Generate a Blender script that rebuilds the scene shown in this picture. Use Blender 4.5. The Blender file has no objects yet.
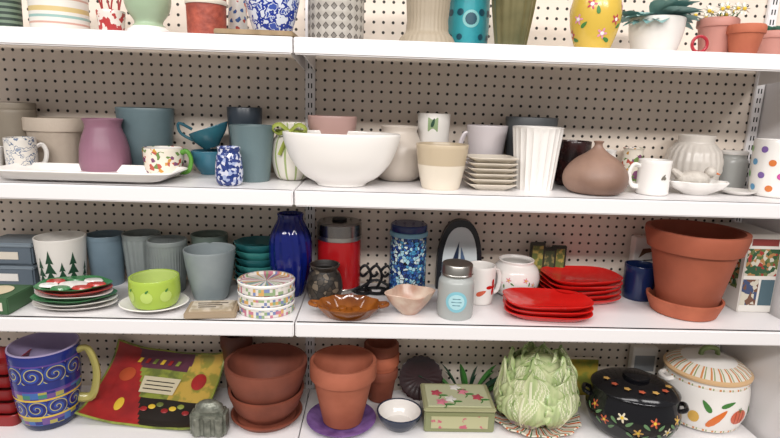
import bpy, bmesh, math, random
from math import *
from mathutils import Matrix, Vector
random.seed(4)
W=1.22; DEP=.31
Z={1:1.585,2:1.261,3:.95,4:.613}
FR=-pi/2
def hx(h):
    h=h.lstrip('#'); o=[]
    for i in (0,2,4):
        c=int(h[i:i+2],16)/255; o.append(c/12.92 if c<=.04045 else ((c+.055)/1.055)**2.4)
    return (*o,1)
# ---------------- materials
class NB:
    def __init__(s,name,rough,metal=0,trans=0):
        s.m=bpy.data.materials.new(name); s.m.use_nodes=True; s.N=s.m.node_tree.nodes; s.L=s.m.node_tree.links
        s.b=s.N['Principled BSDF']; s.b.inputs['Roughness'].default_value=rough; s.b.inputs['Metallic'].default_value=metal
        s.b.inputs['Transmission Weight'].default_value=trans
        s.tc=None
    def co(s):
        if not s.tc: s.tc=s.N.new('ShaderNodeTexCoord')
        return s.tc.outputs['Object']
    def ma(s,op,a,b=None):
        n=s.N.new('ShaderNodeMath'); n.operation=op
        for i,x in enumerate((a,b)):
            if x is None: continue
            if isinstance(x,(int,float)): n.inputs[i].default_value=x
            else: s.L.new(x,n.inputs[i])
        return n.outputs[0]
    def ramp(s,fac,stops,const=True):
        r=s.N.new('ShaderNodeValToRGB'); cr=r.color_ramp
        if const: cr.interpolation='CONSTANT'
        while len(cr.elements)<len(stops): cr.elements.new(.5)
        for e,(p,c) in zip(cr.elements,stops): e.position=p; e.color=hx(c)
        s.L.new(fac,r.inputs[0]); return r.outputs[0]
    def noise(s,scale,det=3,stretch=None):
        n=s.N.new('ShaderNodeTexNoise'); n.inputs['Scale'].default_value=scale; n.inputs['Detail'].default_value=det
        c=s.co()
        if stretch:
            mp=s.N.new('ShaderNodeMapping'); mp.inputs['Scale'].default_value=stretch; s.L.new(c,mp.inputs[0]); c=mp.outputs[0]
        s.L.new(c,n.inputs['Vector']); return n.outputs[0]
    def bump(s,h,st,d=.002):
        n=s.N.new('ShaderNodeBump'); n.inputs['Strength'].default_value=st; n.inputs['Distance'].default_value=d
        s.L.new(h,n.inputs['Height']); s.L.new(n.outputs[0],s.b.inputs['Normal'])
    def col(s,o): s.L.new(o,s.b.inputs['Base Color'])
CACHE={}
def M(name,h,rough=.22,metal=0,mix=None,bump=None,trans=0,stretch=None):
    if name in CACHE: return CACHE[name]
    n=NB(name,rough,metal,trans); n.b.inputs['Base Color'].default_value=hx(h)
    if mix: n.col(n.ramp(n.noise(mix[1],4,stretch),[(mix[2] if len(mix)>2 else .35,h),((mix[3] if len(mix)>3 else .65),mix[0])],False))
    if bump: n.bump(n.noise(bump[0],3),bump[1])
    CACHE[name]=n.m; return n.m
def pat(name,kind,stops,nu,dz,rough=.25,k=3,bump=0,skew=0):
    n=NB(name,rough); sep=n.N.new('ShaderNodeSeparateXYZ'); n.L.new(n.co(),sep.inputs[0])
    an=n.ma('ADD',n.ma('DIVIDE',n.ma('ARCTAN2',sep.outputs[1],sep.outputs[0]),2*pi),.5)
    U=n.ma('MULTIPLY',an,nu); V=n.ma('DIVIDE',sep.outputs[2],dz)
    if skew: U=n.ma('ADD',U,n.ma('MULTIPLY',V,skew))
    fu=n.ma('SUBTRACT',n.ma('FRACT',U),.5); fv=n.ma('SUBTRACT',n.ma('FRACT',V),.5)
    au=n.ma('ABSOLUTE',fu); av=n.ma('ABSOLUTE',fv)
    d=n.ma('SQRT',n.ma('ADD',n.ma('MULTIPLY',fu,fu),n.ma('MULTIPLY',fv,fv)))
    if kind=='rings': f=n.ma('FRACT',n.ma('ADD',n.ma('MULTIPLY',d,k),n.ma('MULTIPLY',n.ma('ARCTAN2',fv,fu),1/(2*pi))))
    elif kind=='dots': f=d
    elif kind=='diamond': f=n.ma('ADD',au,av)
    elif kind=='vstripe': f=n.ma('FRACT',U)
    elif kind=='hstripe': f=n.ma('FRACT',V)
    elif kind=='z': f=V
    elif kind=='cells':
        w=n.N.new('ShaderNodeTexWhiteNoise'); w.noise_dimensions='2D'; c=n.N.new('ShaderNodeCombineXYZ')
        n.L.new(n.ma('FLOOR',U),c.inputs[0]); n.L.new(n.ma('FLOOR',V),c.inputs[1]); n.L.new(c.outputs[0],w.inputs['Vector']); f=w.outputs['Value']
    n.col(n.ramp(f,stops))
    if bump: n.bump(f,bump,.003)
    return n.m
def vor(name,stops,scale,rough=.2,edge=None,ew=.06):
    n=NB(name,rough); v=n.N.new('ShaderNodeTexVoronoi'); v.inputs['Scale'].default_value=scale; n.L.new(n.co(),v.inputs['Vector'])
    s=n.N.new('ShaderNodeSeparateXYZ'); n.L.new(v.outputs['Color'],s.inputs[0]); c=n.ramp(s.outputs[0],stops)
    if edge:
        e=n.N.new('ShaderNodeTexVoronoi'); e.feature='DISTANCE_TO_EDGE'; e.inputs['Scale'].default_value=scale; n.L.new(n.co(),e.inputs['Vector'])
        mx=n.N.new('ShaderNodeMix'); mx.data_type='RGBA'; n.L.new(n.ma('LESS_THAN',e.outputs[0],ew),mx.inputs[0]); n.L.new(c,mx.inputs[6]); mx.inputs[7].default_value=hx(edge); c=mx.outputs[2]
    n.col(c); return n.m
def blot(name,stops,scale,rough=.2,det=2):
    n=NB(name,rough); n.col(n.ramp(n.noise(scale,det),stops)); return n.m
# ---------------- geometry
def smooth(p,k=4):
    o=[]
    for i in range(len(p)-1):
        a=p[max(i-1,0)];b=p[i];c=p[i+1];d=p[min(i+2,len(p)-1)]
        for j in range(k):
            t=j/k; o.append(tuple(.5*((2*b[q])+(-a[q]+c[q])*t+(2*a[q]-5*b[q]+4*c[q]-d[q])*t*t+(-a[q]+3*b[q]-3*c[q]+d[q])*t**3) for q in range(len(b))))
    o.append(tuple(p[-1])); return o
class Ob:
    def __init__(s,name): s.n=name; s.v=[];s.f=[];s.mi=[];s.ms=[]
    def add(s,vs,fs,m):
        if m not in s.ms: s.ms.append(m)
        k=len(s.v); s.v+= [Vector(v) for v in vs]; s.f+=[tuple(k+i for i in f) for f in fs]; s.mi+=[s.ms.index(m)]*len(fs)
    def lathe(s,prof,m,n=48,sx=1,sy=1,mod=None,c=(0,0,0),sq=0,ph=0):
        vs=[];fs=[];prev=None
        for r,z in prof:
            if r<1e-6: vs.append((c[0],c[1],c[2]+z)); cur=[len(vs)-1]
            else:
                cur=[]
                for i in range(n):
                    th=2*pi*i/n; rr=r
                    if mod: rr=mod(th,z,r)
                    if sq: rr/= (abs(cos(th))**sq+abs(sin(th))**sq)**(1/sq)
                    x=rr*cos(th)*sx; y=rr*sin(th)*sy
                    if ph: x,y=x*cos(ph)-y*sin(ph),x*sin(ph)+y*cos(ph)
                    vs.append((c[0]+x,c[1]+y,c[2]+z)); cur.append(len(vs)-1)
            if prev:
                if len(prev)==1 and len(cur)>1: fs+=[(prev[0],cur[(i+1)%n],cur[i]) for i in range(n)]
                elif len(cur)==1 and len(prev)>1: fs+=[(prev[i],prev[(i+1)%n],cur[0]) for i in range(n)]
                elif len(cur)>1: fs+=[(prev[i],prev[(i+1)%n],cur[(i+1)%n],cur[i]) for i in range(n)]
            prev=cur
        s.add(vs,fs,m)
    def vessel(s,Wd,H,outer,m,mi=None,t=.004,mr=None,sm=True,**k):
        p=[(r*Wd/2,z*H) for r,z in outer]
        if sm: p=smooth(p)
        r0=p[0][0]
        s.lathe([(0,.001),(max(r0-.004,.001),0)]+[(r0,.0015)]+p[1:],m,**k)
        R=p[-1][0]
        s.lathe([(R,H),(R-t*.15,H+t*.3),(R-t*.5,H+t*.42),(R-t*.85,H+t*.3),(R-t,H)],mr or m,**k)
        inn=[(max(r-t,.002),z) for r,z in p[::-1] if z>t*1.6]
        inn[0]=(R-t,H)
        s.lathe(inn+[(max(inn[-1][0]-.002,.001),t*1.3),(0,t*1.3)],mi or m,**k)
        def rad(z):
            for a,b in zip(p,p[1:]):
                if a[1]<=z<=b[1]+1e-9: return a[0]+(b[0]-a[0])*((z-a[1])/max(b[1]-a[1],1e-9))
            return p[-1][0]
        return rad
    def tube(s,pts,r,m,n=8,sm=5,closed=False,fl=1):
        P=[Vector(p) for p in (smooth([tuple(p) for p in pts],sm) if sm>1 else pts)]
        if closed: P=P[:-1] if (P[0]-P[-1]).length<1e-6 else P
        K=len(P); rs=[r]*K if isinstance(r,(int,float)) else [r[0]+(r[-1]-r[0])*i/(K-1) for i in range(K)]
        vs=[];up=None
        for i,p in enumerate(P):
            t=(P[(i+1)%K if closed else min(i+1,K-1)]-P[i-1 if (closed or i>0) else 0]).normalized()
            if up is None: up=t.orthogonal().normalized()
            up=(up-t*up.dot(t)); up=up.normalized() if up.length>1e-5 else t.orthogonal().normalized(); sd=t.cross(up)
            for j in range(n): a=2*pi*j/n; vs.append(p+up*cos(a)*rs[i]+sd*sin(a)*rs[i]*fl)
        fs=[]
        for i in range(K if closed else K-1):
            for j in range(n): a=i*n;b=((i+1)%K)*n; fs.append((a+j,a+(j+1)%n,b+(j+1)%n,b+j))
        if not closed: fs+=[tuple(range(n))[::-1],tuple((K-1)*n+j for j in range(n))]
        s.add(vs,fs,m)
    def ball(s,c,rx,ry,rz,m,n=16,k=8):
        s.lathe([(cos(-pi/2+pi*i/k) if 0<i<k else 0,sin(-pi/2+pi*i/k)*rz) for i in range(k+1)],m,n=n,sx=rx,sy=ry,c=c)
    def box(s,c,sz,m,bev=.002,rot=None):
        bm=bmesh.new(); bmesh.ops.create_cube(bm,size=1)
        for v in bm.verts: v.co=Vector([v.co[i]*sz[i] for i in range(3)])
        if bev: bmesh.ops.bevel(bm,geom=bm.edges[:],offset=bev,segments=2,affect='EDGES')
        bm.verts.index_update(); vs=[v.co.copy() for v in bm.verts]; fs=[tuple(v.index for v in f.verts) for f in bm.faces]; bm.free()
        if rot: vs=[rot@v for v in vs]
        s.add([v+Vector(c) for v in vs],fs,m)
    def poly(s,pts,m): s.add(pts,[tuple(range(len(pts)))],m)
    def ext(s,pts,y0,y1,m):
        n=len(pts); vs=[(x,y0,z) for x,z in pts]+[(x,y1,z) for x,z in pts]
        s.add(vs,[tuple(range(n)),tuple(range(2*n-1,n-1,-1))]+[(i,(i+1)%n,n+(i+1)%n,n+i) for i in range(n)],m)
    def dec(s,rad,th,z,pts,m,sx=1,sy=1,off=.0008):
        R=rad(z); vs=[];K=len(pts)
        def P(a,dz):
            r=rad(z+dz)+off; A=th+a/R; return (r*cos(A)*sx,r*sin(A)*sy,z+dz)
        vs.append(P(0,0))
        for q in (1/3,2/3,1): vs+=[P(a*q,b*q) for a,b in pts]
        fs=[(0,1+i,1+(i+1)%K) for i in range(K)]
        for g in (0,1): fs+=[(1+g*K+i,1+(g+1)*K+i,1+(g+1)*K+(i+1)%K,1+g*K+(i+1)%K) for i in range(K)]
        s.add(vs,fs,m)
    def rot(s,mx): s.v=[mx@v for v in s.v]
    def put(s,x,y,sh,rz=0,dz=0):
        me=bpy.data.meshes.new(s.n); me.from_pydata([tuple(v) for v in s.v],[],s.f)
        for m in s.ms: me.materials.append(m)
        me.polygons.foreach_set('material_index',s.mi)
        bm=bmesh.new(); bm.from_mesh(me); bmesh.ops.remove_doubles(bm,verts=bm.verts[:],dist=1e-5); bmesh.ops.recalc_face_normals(bm,faces=bm.faces[:])
        for f in bm.faces: f.smooth=True
        bm.to_mesh(me); bm.free(); me.set_sharp_from_angle(angle=radians(38))
        o=bpy.data.objects.new(s.n,me); bpy.context.collection.objects.link(o)
        o.location=(x,y,(Z[sh] if sh in Z else sh)+dz+.0003); o.rotation_euler=(0,0,rz); return o
def circ(rx,rz=None,n=14): rz=rz or rx; return [(rx*cos(2*pi*i/n),rz*sin(2*pi*i/n)) for i in range(n)]
def flw(r,k=5,n=30,d=.35): return [((r*(1-d+d*cos(k*2*pi*i/n)))*cos(2*pi*i/n),(r*(1-d+d*cos(k*2*pi*i/n)))*sin(2*pi*i/n)) for i in range(n)]
def leafp(l,w,a,n=12):
    p=[(l*cos(2*pi*i/n)*(1),w*sin(2*pi*i/n)*(1-.4*cos(2*pi*i/n))) for i in range(n)]
    return [(x*cos(a)-y*sin(a),x*sin(a)+y*cos(a)) for x,y in p]
def leaf(o,b,d,L,w,m,droop=.3,n=6):
    b=Vector(b);d=Vector(d).normalized(); sd=d.cross(Vector((0,0,1))); sd=sd.normalized() if sd.length>.01 else Vector((1,0,0)); nrm=sd.cross(d)
    vs=[];fs=[]
    for i in range(n+1):
        t=i/n; c=b+d*L*t+Vector((0,0,-droop*L*t*t)); ww=w*sin(pi*min(t*.92+.06,1))**.8
        vs+=[c-sd*ww+nrm*ww*.35,c,c+sd*ww+nrm*ww*.35]
    for i in range(n): a=3*i; fs+=[(a,a+1,a+4,a+3),(a+1,a+2,a+5,a+4)]
    o.add(vs,fs,m)
def handle(o,side,r,z0,z1,out,m,th=.004,fl=1.5,ang=0):
    ca,sa=cos(ang),sin(ang); q=lambda d,z:(side*d*ca,side*d*sa,z)
    o.tube([q(r*.96,z1),q(r+out*.6,z1+.004),q(r+out,(z0+z1)/2+.006),q(r+out*.65,z0+.002),q(r*.9,z0-.002)],th,m,fl=fl)
# materials common
white=M('glazed_white','#eae6e1',.15); cream=M('glazed_cream','#dad1c2',.3); offw=M('matte_white','#e2ded8',.45)
terra=M('terracotta','#b8674a',.75,mix=('#a2553c',14),bump=(60,.15)); terra2=M('terracotta_dark','#8c4a35',.75,mix=('#743b2a',12),bump=(60,.15))
black=M('black_glaze','#101014',.12); green=M('leaf_green','#3f7a35',.5); red=M('red_glaze','#c8201c',.15); navy=M('navy_glaze','#16264f',.15)
yel=M('yellow_paint','#dcb83c',.35); pink=M('pink_paint','#d87f92',.35); orange=M('orange_paint','#d9702c',.3); dgreen=M('pine_green','#1e4630',.5)
metal=M('brushed_metal','#b9b7b2',.3,1); iron=M('dark_iron','#17181b',.45,.6)
# ---------------- shelving unit
def shell():
    sw=M('shelf_white','#e6e3e3',.35)
    n=NB('pegboard',.6); sp=n.N.new('ShaderNodeVectorMath'); sp.operation='SCALE'; n.L.new(n.co(),sp.inputs[0]); sp.inputs[3].default_value=1/.0254
    s=n.N.new('ShaderNodeSeparateXYZ'); n.L.new(sp.outputs[0],s.inputs[0])
    a=n.ma('SUBTRACT',n.ma('FRACT',s.outputs[0]),.5); b=n.ma('SUBTRACT',n.ma('FRACT',s.outputs[2]),.5)
    d=n.ma('SQRT',n.ma('ADD',n.ma('MULTIPLY',a,a),n.ma('MULTIPLY',b,b)))
    n.col(n.ramp(d,[(.135,'#1a1510'),(.175,'#dfd2c4')],False))
    o=Ob('wall_back'); o.box((-.1,DEP+.01,1.2),(2.75,.02,2.2),n.m,0); o.put(0,0,0)
    for i in Z:
        for a,b in ((-1.218,-.0015),(.0015,W-.001)):
            o=Ob('shelf'); o.box(((a+b)/2,.149,-.006),(b-a,.296,.012),sw,.001); o.box(((a+b)/2,.004,-.0175),(b-a,.016,.035),sw,.003); 
            o.put(0,0,i,dz=-.0003)
            for bx in (a+.012,b-.012):
                o=Ob('shelf_bracket'); o.ext([(.03,-.013),(.29,-.013),(.29,-.05),(.03,-.028)],-.0015,.0015,sw); o.rot(Matrix.Rotation(pi/2,4,'Z')); o.put(bx,0,i,dz=-.0003)
    for x in (0,W):
        o=Ob('shelf_upright'); o.box((0,0,1.2),(.026,.012,2.2),sw,.002)
        z=.2
        while z<2.2: o.box((-.004,-.0062,z),(.003,.0006,.013),iron,0); o.box((.004,-.0062,z),(.003,.0006,.013),iron,0); z+=.0254
        o.put(x,.3035,0)
    o=Ob('shelf_end_panel'); o.box((W+.024,.15,.82),(.016,.32,1.45),sw,.004); o.put(0,0,0)
    o=Ob('shelf_kick_panel'); o.box((-.1,.03,.29),(2.5,.02,.58),sw,.002); o.put(0,0,0)
    o=Ob('floor'); o.box((0,-1.2,-.02),(8,5,.04),M('vinyl_floor','#b5aca0',.3,mix=('#a89e92',6)),0); o.put(0,0,0)
shell()
tr=lambda b=.7:[(b,0),(b+.04,.03),(1,1)]
# ================= SHELF 2
o=Ob('stoneware_crock'); o.vessel(.10,.166,[(.85,0),(.93,.05),(.97,.6),(1,.85),(.97,.9),(1,.93),(1,1)],M('taupe','#857b6c',.5,mix=('#746a5d',9))); o.put(-.752,.252,2)
o=Ob('espresso_cup'); o.vessel(.045,.06,tr(.6),offw,t=.003); o.put(-.757,.168,2)
o=Ob('patterned_mug'); r=o.vessel(.068,.085,[(.85,0),(.95,.08),(1,.5),(1,1)],blot('bluemug',[(0,'#d8d3ca'),(.52,'#5d6d86'),(.57,'#d8d3ca'),(.64,'#8b94a3')],70,.3)); handle(o,1,.034,.022,.065,.018,offw); o.put(-.682,.155,2,rz=.5)
o=Ob('embossed_planter'); mt=M('beige_stone','#b8aa9a',.6,bump=(90,.5)); o.vessel(.145,.131,[(.8,0),(.84,.03),(.9,.72),(.92,.74),(1,.76),(1,.98),(.98,1)],mt,sy=.8,sm=False,mod=lambda t,z,r:r*(1+.008*cos(16*t)*(z<.095))); o.put(-.652,.25,2)
o=Ob('mauve_vase'); mv=M('mauve','#8f6577',.45); o.vessel(.116,.135,[(.8,0),(.95,.06),(1,.25),(.93,.55),(.76,.78),(.7,.86),(.72,.93),(.8,1)],mv,n=72,mod=lambda t,z,r:r*(1+.014*cos(22*t+z*100)*cos(22*t-z*100)*(z<.1))); o.put(-.492,.177,2)
o=Ob('slate_tumbler'); st=M('slate_teal','#5f7277',.35,mix=('#536468',8)); o.vessel(.145,.163,[(.74,0),(.78,.04),(.95,.7),(1,1)],st,sy=.75); o.put(-.418,.25,2)
o=Ob('serving_tray'); 
o.lathe([(0,.006),(.165,.006),(.175,.008),(.2,.024),(.203,.025),(.2,.0275),(.172,.012),(0,.011)],white,n=64,sq=9,sy=.37)
for x in (-.12,.12):
    o.box((x,0,.003),(.06,.05,.007),white)
o.put(-.475,.076,2)
o=Ob('floral_mug'); fl=vor('florals',[(0,'#e6ddcd'),(.5,'#b8594a'),(.62,'#e6ddcd'),(.74,'#6d8a4c'),(.85,'#c99441'),(.92,'#7d4b6c')],110); o.vessel(.098,.07,[(.72,0),(.85,.1),(.95,.5),(1,1)],fl,white); handle(o,1,.049,.015,.06,.024,M('green_glaze','#5f9a3c',.2),.005); o.put(-.345,.168,2,rz=-.2)
teal=M('teal_glaze','#2f6470',.15,mix=('#27505f',20)); 
o=Ob('teal_bowl'); o.vessel(.095,.06,[(.5,0),(.55,.08),(.85,.45),(1,1)],M('blue_teal','#3f7488',.15)); o.put(-.252,.235,2)
o=Ob('gravy_boat'); o.vessel(.085,.05,[(.45,0),(.55,.15),(.9,.6),(1,1)],teal,mod=lambda t,z,r:r*(1+.45*max(0,cos(t))**6*z/.05),sy=.7); o.tube([(-.035,0,.03),(-.06,0,.06),(-.055,0,.085),(-.03,0,.06)],.004,teal); o.rot(Matrix.Rotation(-.35,4,'Y')); o.put(-.245,.235,2,dz=.068,rz=.1)
o=Ob('dark_planter'); o.vessel(.09,.172,tr(.8),M('ink_blue','#2a333c',.3)); o.put(-.165,.258,2)
o=Ob('ribbed_tumbler'); o.vessel(.106,.132,[(.68,0),(.74,.03),(.98,.9),(1,1)],M('greyteal','#64777a',.35,bump=(120,.3)),mod=lambda t,z,r:r*(1+.02*cos(18*t+z*90)*cos(18*t-z*90)),n=72); o.put(-.12,.14,2)
o=Ob('blue_bud_vase'); o.vessel(.062,.086,[(.75,0),(.95,.12),(1,.4),(.9,.75),(.78,.88),(.85,1)],vor('delft',[(0,'#c9cbd8'),(.3,'#22356f'),(.6,'#9da8c8'),(.75,'#2f3f7a')],150)); o.put(-.155,.055,2)
o=Ob('ribbon_vase'); gs=pat('greenstripe','vstripe',[(0,'#e3ddd1'),(.55,'#9fae74'),(.75,'#e3ddd1')],12,.1,.4); gb=M('ribbon_green','#9aa648',.5); r=o.vessel(.105,.14,[(.55,0),(.8,.1),(1,.4),(.9,.68),(.62,.85),(.66,1)],gs,offw)
o.lathe([(.034,.112),(.041,.113),(.041,.124),(.034,.125)],gb)
for s_ in (-1,1):
    o.tube([(0,-.04,.12),(s_*.022,-.05,.138),(s_*.04,-.048,.128),(s_*.025,-.046,.114),(0,-.042,.118)],.006,gb,fl=.35); o.tube([(0,-.042,.118),(s_*.012,-.053,.09),(s_*.022,-.057,.065)],.006,gb,fl=.3)
o.ball((0,-.047,.119),.008,.006,.008,gb)
o.put(-.03,.176,2)
o=Ob('pink_bowl'); o.vessel(.125,.158,[(.45,0),(.5,.05),(.85,.6),(.98,.85),(1,1)],M('dusty_pink','#b8958e',.3),sy=.8); o.put(.066,.22,2)
# right
o=Ob('serving_bowl'); o.vessel(.272,.122,[(.42,0),(.45,.06),(.66,.2),(.86,.48),(.97,.8),(1,1)],white,t=.006,sy=.68,n=80,mod=lambda t,z,r:r*(1+.02*cos(2*t)*z/.12)); o.put(.098,.1,2)
o=Ob('squat_vase'); o.vessel(.138,.138,[(.62,0),(.9,.14),(1,.38),(.92,.62),(.72,.84),(.66,.92),(.7,1)],M('warm_white','#cfc4b8',.35)); o.put(.238,.222,2)
o=Ob('herb_cup'); r=o.vessel(.086,.172,[(.85,0),(.9,.03),(1,1)],offw,M('brown_in','#8b7562',.4)); o.dec(r,FR-.15,.148,[(-.013,-.02),(.013,-.02),(.013,.015),(-.013,.015)],M('sage','#8fa579',.5)); o.dec(r,FR-.15,.15,leafp(.012,.004,1.3),dgreen,off=.0015); o.put(.33,.258,2)
o=Ob('coffee_mug'); lav=M('lavender_white','#cfc7c9',.2); o.vessel(.108,.146,[(.55,0),(.62,.04),(.8,.4),(.95,.85),(1,1)],lav); handle(o,-1,.042,.055,.12,.026,lav,.005); o.put(.47,.244,2)
o=Ob('two_tone_pot'); r=o.vessel(.125,.104,[(.68,0),(.74,.05),(.9,.52),(1,1)],pat('twotone','z',[(0,'#ddd2c0'),(.55,'#bfae93')],1,.104,.3)); o.put(.336,.1,2)
o=Ob('square_dish_stack')
for i in range(6):
    z=i*.0125; a=random.uniform(-.05,.05)
    o.lathe([(0,z),(.036,z),(.056,z+.012),(.0585,z+.0145),(.0565,z+.0155),(.04,z+.006),(0,z+.005)],cream,sq=7,ph=a+.05,n=40,sy=.92)
o.put(.457,.115,2)
o=Ob('slate_planter'); o.vessel(.138,.17,tr(.78),M('slate','#46494b',.45),sy=.75); o.put(.588,.252,2)
o=Ob('fluted_vase'); o.vessel(.121,.15,[(.74,0),(.77,.03),(.9,.6),(.99,.96),(1,1)],white,n=176,mod=lambda t,z,r:r*(1-.05*abs(sin(11*t))**.7*(z<.146))); o.put(.570,.13,2)
o=Ob('maroon_mug'); mm=M('maroon','#3a1c1a',.2,mix=('#1c1415',25)); o.vessel(.09,.114,[(.75,0),(.9,.08),(.98,.5),(1,1)],mm); handle(o,-1,.044,.03,.09,.024,mm,.005); o.put(.692,.215,2)
o=Ob('clay_gourd_vase'); cl=M('brown_clay','#927464',.5,mix=('#7a5e50',10)); o.lathe(smooth([(0,0),(.045,0),(.066,.01),(.0755,.032),(.07,.056),(.05,.08),(.026,.096),(.013,.107),(.009,.116),(.012,.123),(.006,.123),(.005,.112)]),cl,n=72,mod=lambda t,z,r:r*(1+.012*cos(6*t)*(z>.01)*(z<.095))); o.put(.705,.088,2)
o=Ob('condiment_jar'); 
o.vessel(.05,.09,[(.7,0),(1,.3),(.95,.6),(.6,.85),(.7,1)],white); o.put(.815,.27,2)
o=Ob('floral_cup'); o.vessel(.055,.098,[(.8,0),(1,.4),(.9,.9),(1,1)],fl,white); o.put(.875,.262,2)
o=Ob('espresso_mug'); r=o.vessel(.074,.082,[(.9,0),(1,.08),(.98,.5),(1,1)],white); handle(o,-1,.036,.02,.066,.024,white,.0045); o.dec(r,FR+.15,.045,leafp(.008,.003,1),M('logo_grey','#6f6a60',.5)); o.dec(r,FR+.25,.042,circ(.004),M('logo_grey','#7f7a70',.5)); o.put(.85,.095,2)
o=Ob('lattice_jar'); o.vessel(.139,.138,[(.6,0),(.85,.12),(1,.42),(.92,.68),(.7,.84),(.62,.88),(.66,1)],M('lattice_white','#d6cfc6',.3),n=120,mod=lambda t,z,r:r*(1+.035*cos(12*t+z*130)*cos(12*t-z*130)*(z<.115))); o.put(1.025,.233,2)
o=Ob('shell_soap_dish'); o.vessel(.15,.032,[(.4,0),(.5,.15),(.85,.55),(1,1)],white,sy=.62,n=72,mod=lambda t,z,r:r*(1+.05*cos(9*t)*z/.03))
ft=M('feather_white','#cbc4ba',.5,mix=('#b5ada3',60),bump=(150,.8)); o.ball((-.012,0,.035),.042,.028,.024,ft); o.ball((.03,0,.055),.014,.013,.014,ft); o.tube([(-.04,0,.04),(-.06,0,.055),(-.068,0,.06)],[.012,.004],ft); o.tube([(.04,0,.054),(.055,0,.05)],[.004,.001],orange,sm=1)
o.put(.968,.11,2)
o=Ob('glass_jar'); gl=M('frosted_glass','#e2e4e0',.2,trans=.4); o.vessel(.072,.09,[(.85,0),(1,.1),(1,.75),(.85,.9),(.85,1)],gl); o.lathe([(0,.1),(.03,.1),(.034,.097),(.034,.09),(0,.09)],white); o.put(1.153,.262,2)
o=Ob('side_plate'); o.lathe([(0,0),(.025,0),(.042,.009),(.043,.011),(.025,.004),(0,.004)],white); o.put(1.085,.13,2)
o=Ob('polka_dot_mug'); r=o.vessel(.108,.137,[(.8,0),(.9,.08),(.98,.5),(1,1)],white)
cs=['#d9a83a','#c4579a','#5b97be','#6fae56','#d0763a','#7c609f']
for i in range(8):
    for j in range(4): o.dec(r,2*pi*(i+.5*(j%2))/8,.022+j*.031,circ(.008),M('dot%d'%((i*2+j*3)%6),cs[(i*2+j*3)%6],.3))
o.put(1.166,.12,2)
# ================= SHELF 3
bg=M('blue_grey','#6f8390',.35,mix=('#61737f',9)); gg=M('warm_grey','#858c8b',.4,mix=('#727978',9))
o=Ob('storage_box'); gbm=M('greyblue_box','#5b6772',.5); gbl=M('greyblue_lid','#7b8791',.5)
o.box((0,0,.028),(.13,.1,.055),gbm,.004); o.box((0,0,.055),(.134,.104,.01),gbl,.003); o.box((.004,0,.088),(.122,.094,.05),gbm,.004); o.box((.004,0,.116),(.128,.1,.012),gbl,.003); o.box((.0,-.051,.03),(.05,.002,.02),offw,.0005); o.box((.004,-.048,.088),(.05,.002,.02),cream,.0005); o.put(-.772,.24,3)
o=Ob('gift_box'); o.box((0,0,.02),(.115,.1,.04),M('box_green','#3f6040',.5),.002)
o.lathe([(0,.0405),(.035,.0405),(.036,.0415),(0,.0415)],M('tan','#d6c7a8',.6)); o.box((0,-.0505,.02),(.09,.0012,.02),cream,0); o.put(-.715,.06,3)
o=Ob('pine_tree_planter'); r=o.vessel(.12,.144,[(.8,0),(.84,.03),(.97,.85),(1,1)],offw)
for k,(a,s_) in enumerate(((-.9,.8),(-.45,1.05),(0,1.3),(.5,.9),(.95,1.2),(1.6,.8),(-1.5,.8))):
    for q in range(4):
        zc=.012+.065*s_*q/3.2+.006; ww=.019*s_*(1-q*.2); hh=.024*s_; o.dec(r,FR+a,zc,[(-ww,-hh*.4),(0,-hh*.3),(ww,-hh*.4),(ww*.4,hh*.2),(0,hh*.75),(-ww*.4,hh*.2)],dgreen)
o.put(-.63,.19,3)
for nme,x,y,w,h,m,f in (('planter_cup',-.545,.25,.1,.137,bg,0),('ribbed_planter',-.449,.252,.098,.142,gg,16),('diamond_planter',-.363,.205,.1,.138,gg,20),('sage_planter',-.268,.256,.098,.143,M('sage_grey','#6c7a72',.4),0)):
    o=Ob(nme); o.vessel(w,h,[(.75,0),(.8,.03),(.97,.88),(1,.93),(1,1)],m,n=120 if f else 48,mod=(lambda t,z,r,f=f,h=h:r*(1+.035*cos(f*t+z*(110 if f>16 else 0))*cos(f*t*(1 if f>16 else 0)-z*(110 if f>16 else 0))*(z<h*.9))) if f else None,sy=.95); o.put(x,y,3)
o=Ob('holiday_plate_stack'); hs=[M('pl_white','#e0dcd3',.2),M('pl_green','#3b7d4c',.2),M('pl_red','#b83a33',.2)]
for i in range(6):
    z=i*.0085; m=[white,white,hs[1],white,hs[2],hs[1]][i]; R=.098-.003*i
    o.lathe([(0,z),(R*.6,z),(R,z+.014),(R+.001,z+.016),(R*.6,z+.005),(0,z+.005)],m,n=72,sx=1,sy=.66,ph=.12*(i%3-1),mod=lambda t,zz,r,i=i:r*(1+.05*cos((3+i%3)*t)))
z=.051
for k in range(7):
    a=k*2*pi/7; o.lathe([(0,z+.004),(.014,z+.004),(.012,z+.008),(0,z+.009)],[hs[2],white,hs[1]][k%3],n=12,c=(.055*cos(a),.034*sin(a),0),sx=1.7)
o.lathe([(0,z+.0),(.034,z+.001),(.032,z+.006),(0,z+.007)],white,n=24,sy=.6)
o.put(-.543,.078,3)
o=Ob('tulip_pot'); o.vessel(.128,.13,[(.6,0),(.68,.05),(.82,.35),(.9,.6),(.97,.85),(1,1)],M('mist_grey','#919a9c',.4,mix=('#7f8a8d',9))); o.put(-.238,.155,3)
o=Ob('dinner_plate'); o.lathe([(0,0),(.045,0),(.048,.004),(.078,.014),(.081,.016),(.078,.0175),(.05,.0075),(0,.007)],white,sy=.88); o.put(-.352,.078,3)
o=Ob('apple_bowl'); r=o.vessel(.117,.07,[(.75,0),(.88,.08),(1,.45),(.98,1)],M('apple_green','#a5be4c',.2),M('lime_in','#c3d47e',.3),t=.005)
for a in (-.7,.05,.8): o.dec(r,FR+a,.035,circ(.014),M('apple_lt','#b9cf6c',.3)); o.dec(r,FR+a+.03,.05,leafp(.005,.0025,.8),green,off=.0015)
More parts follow.
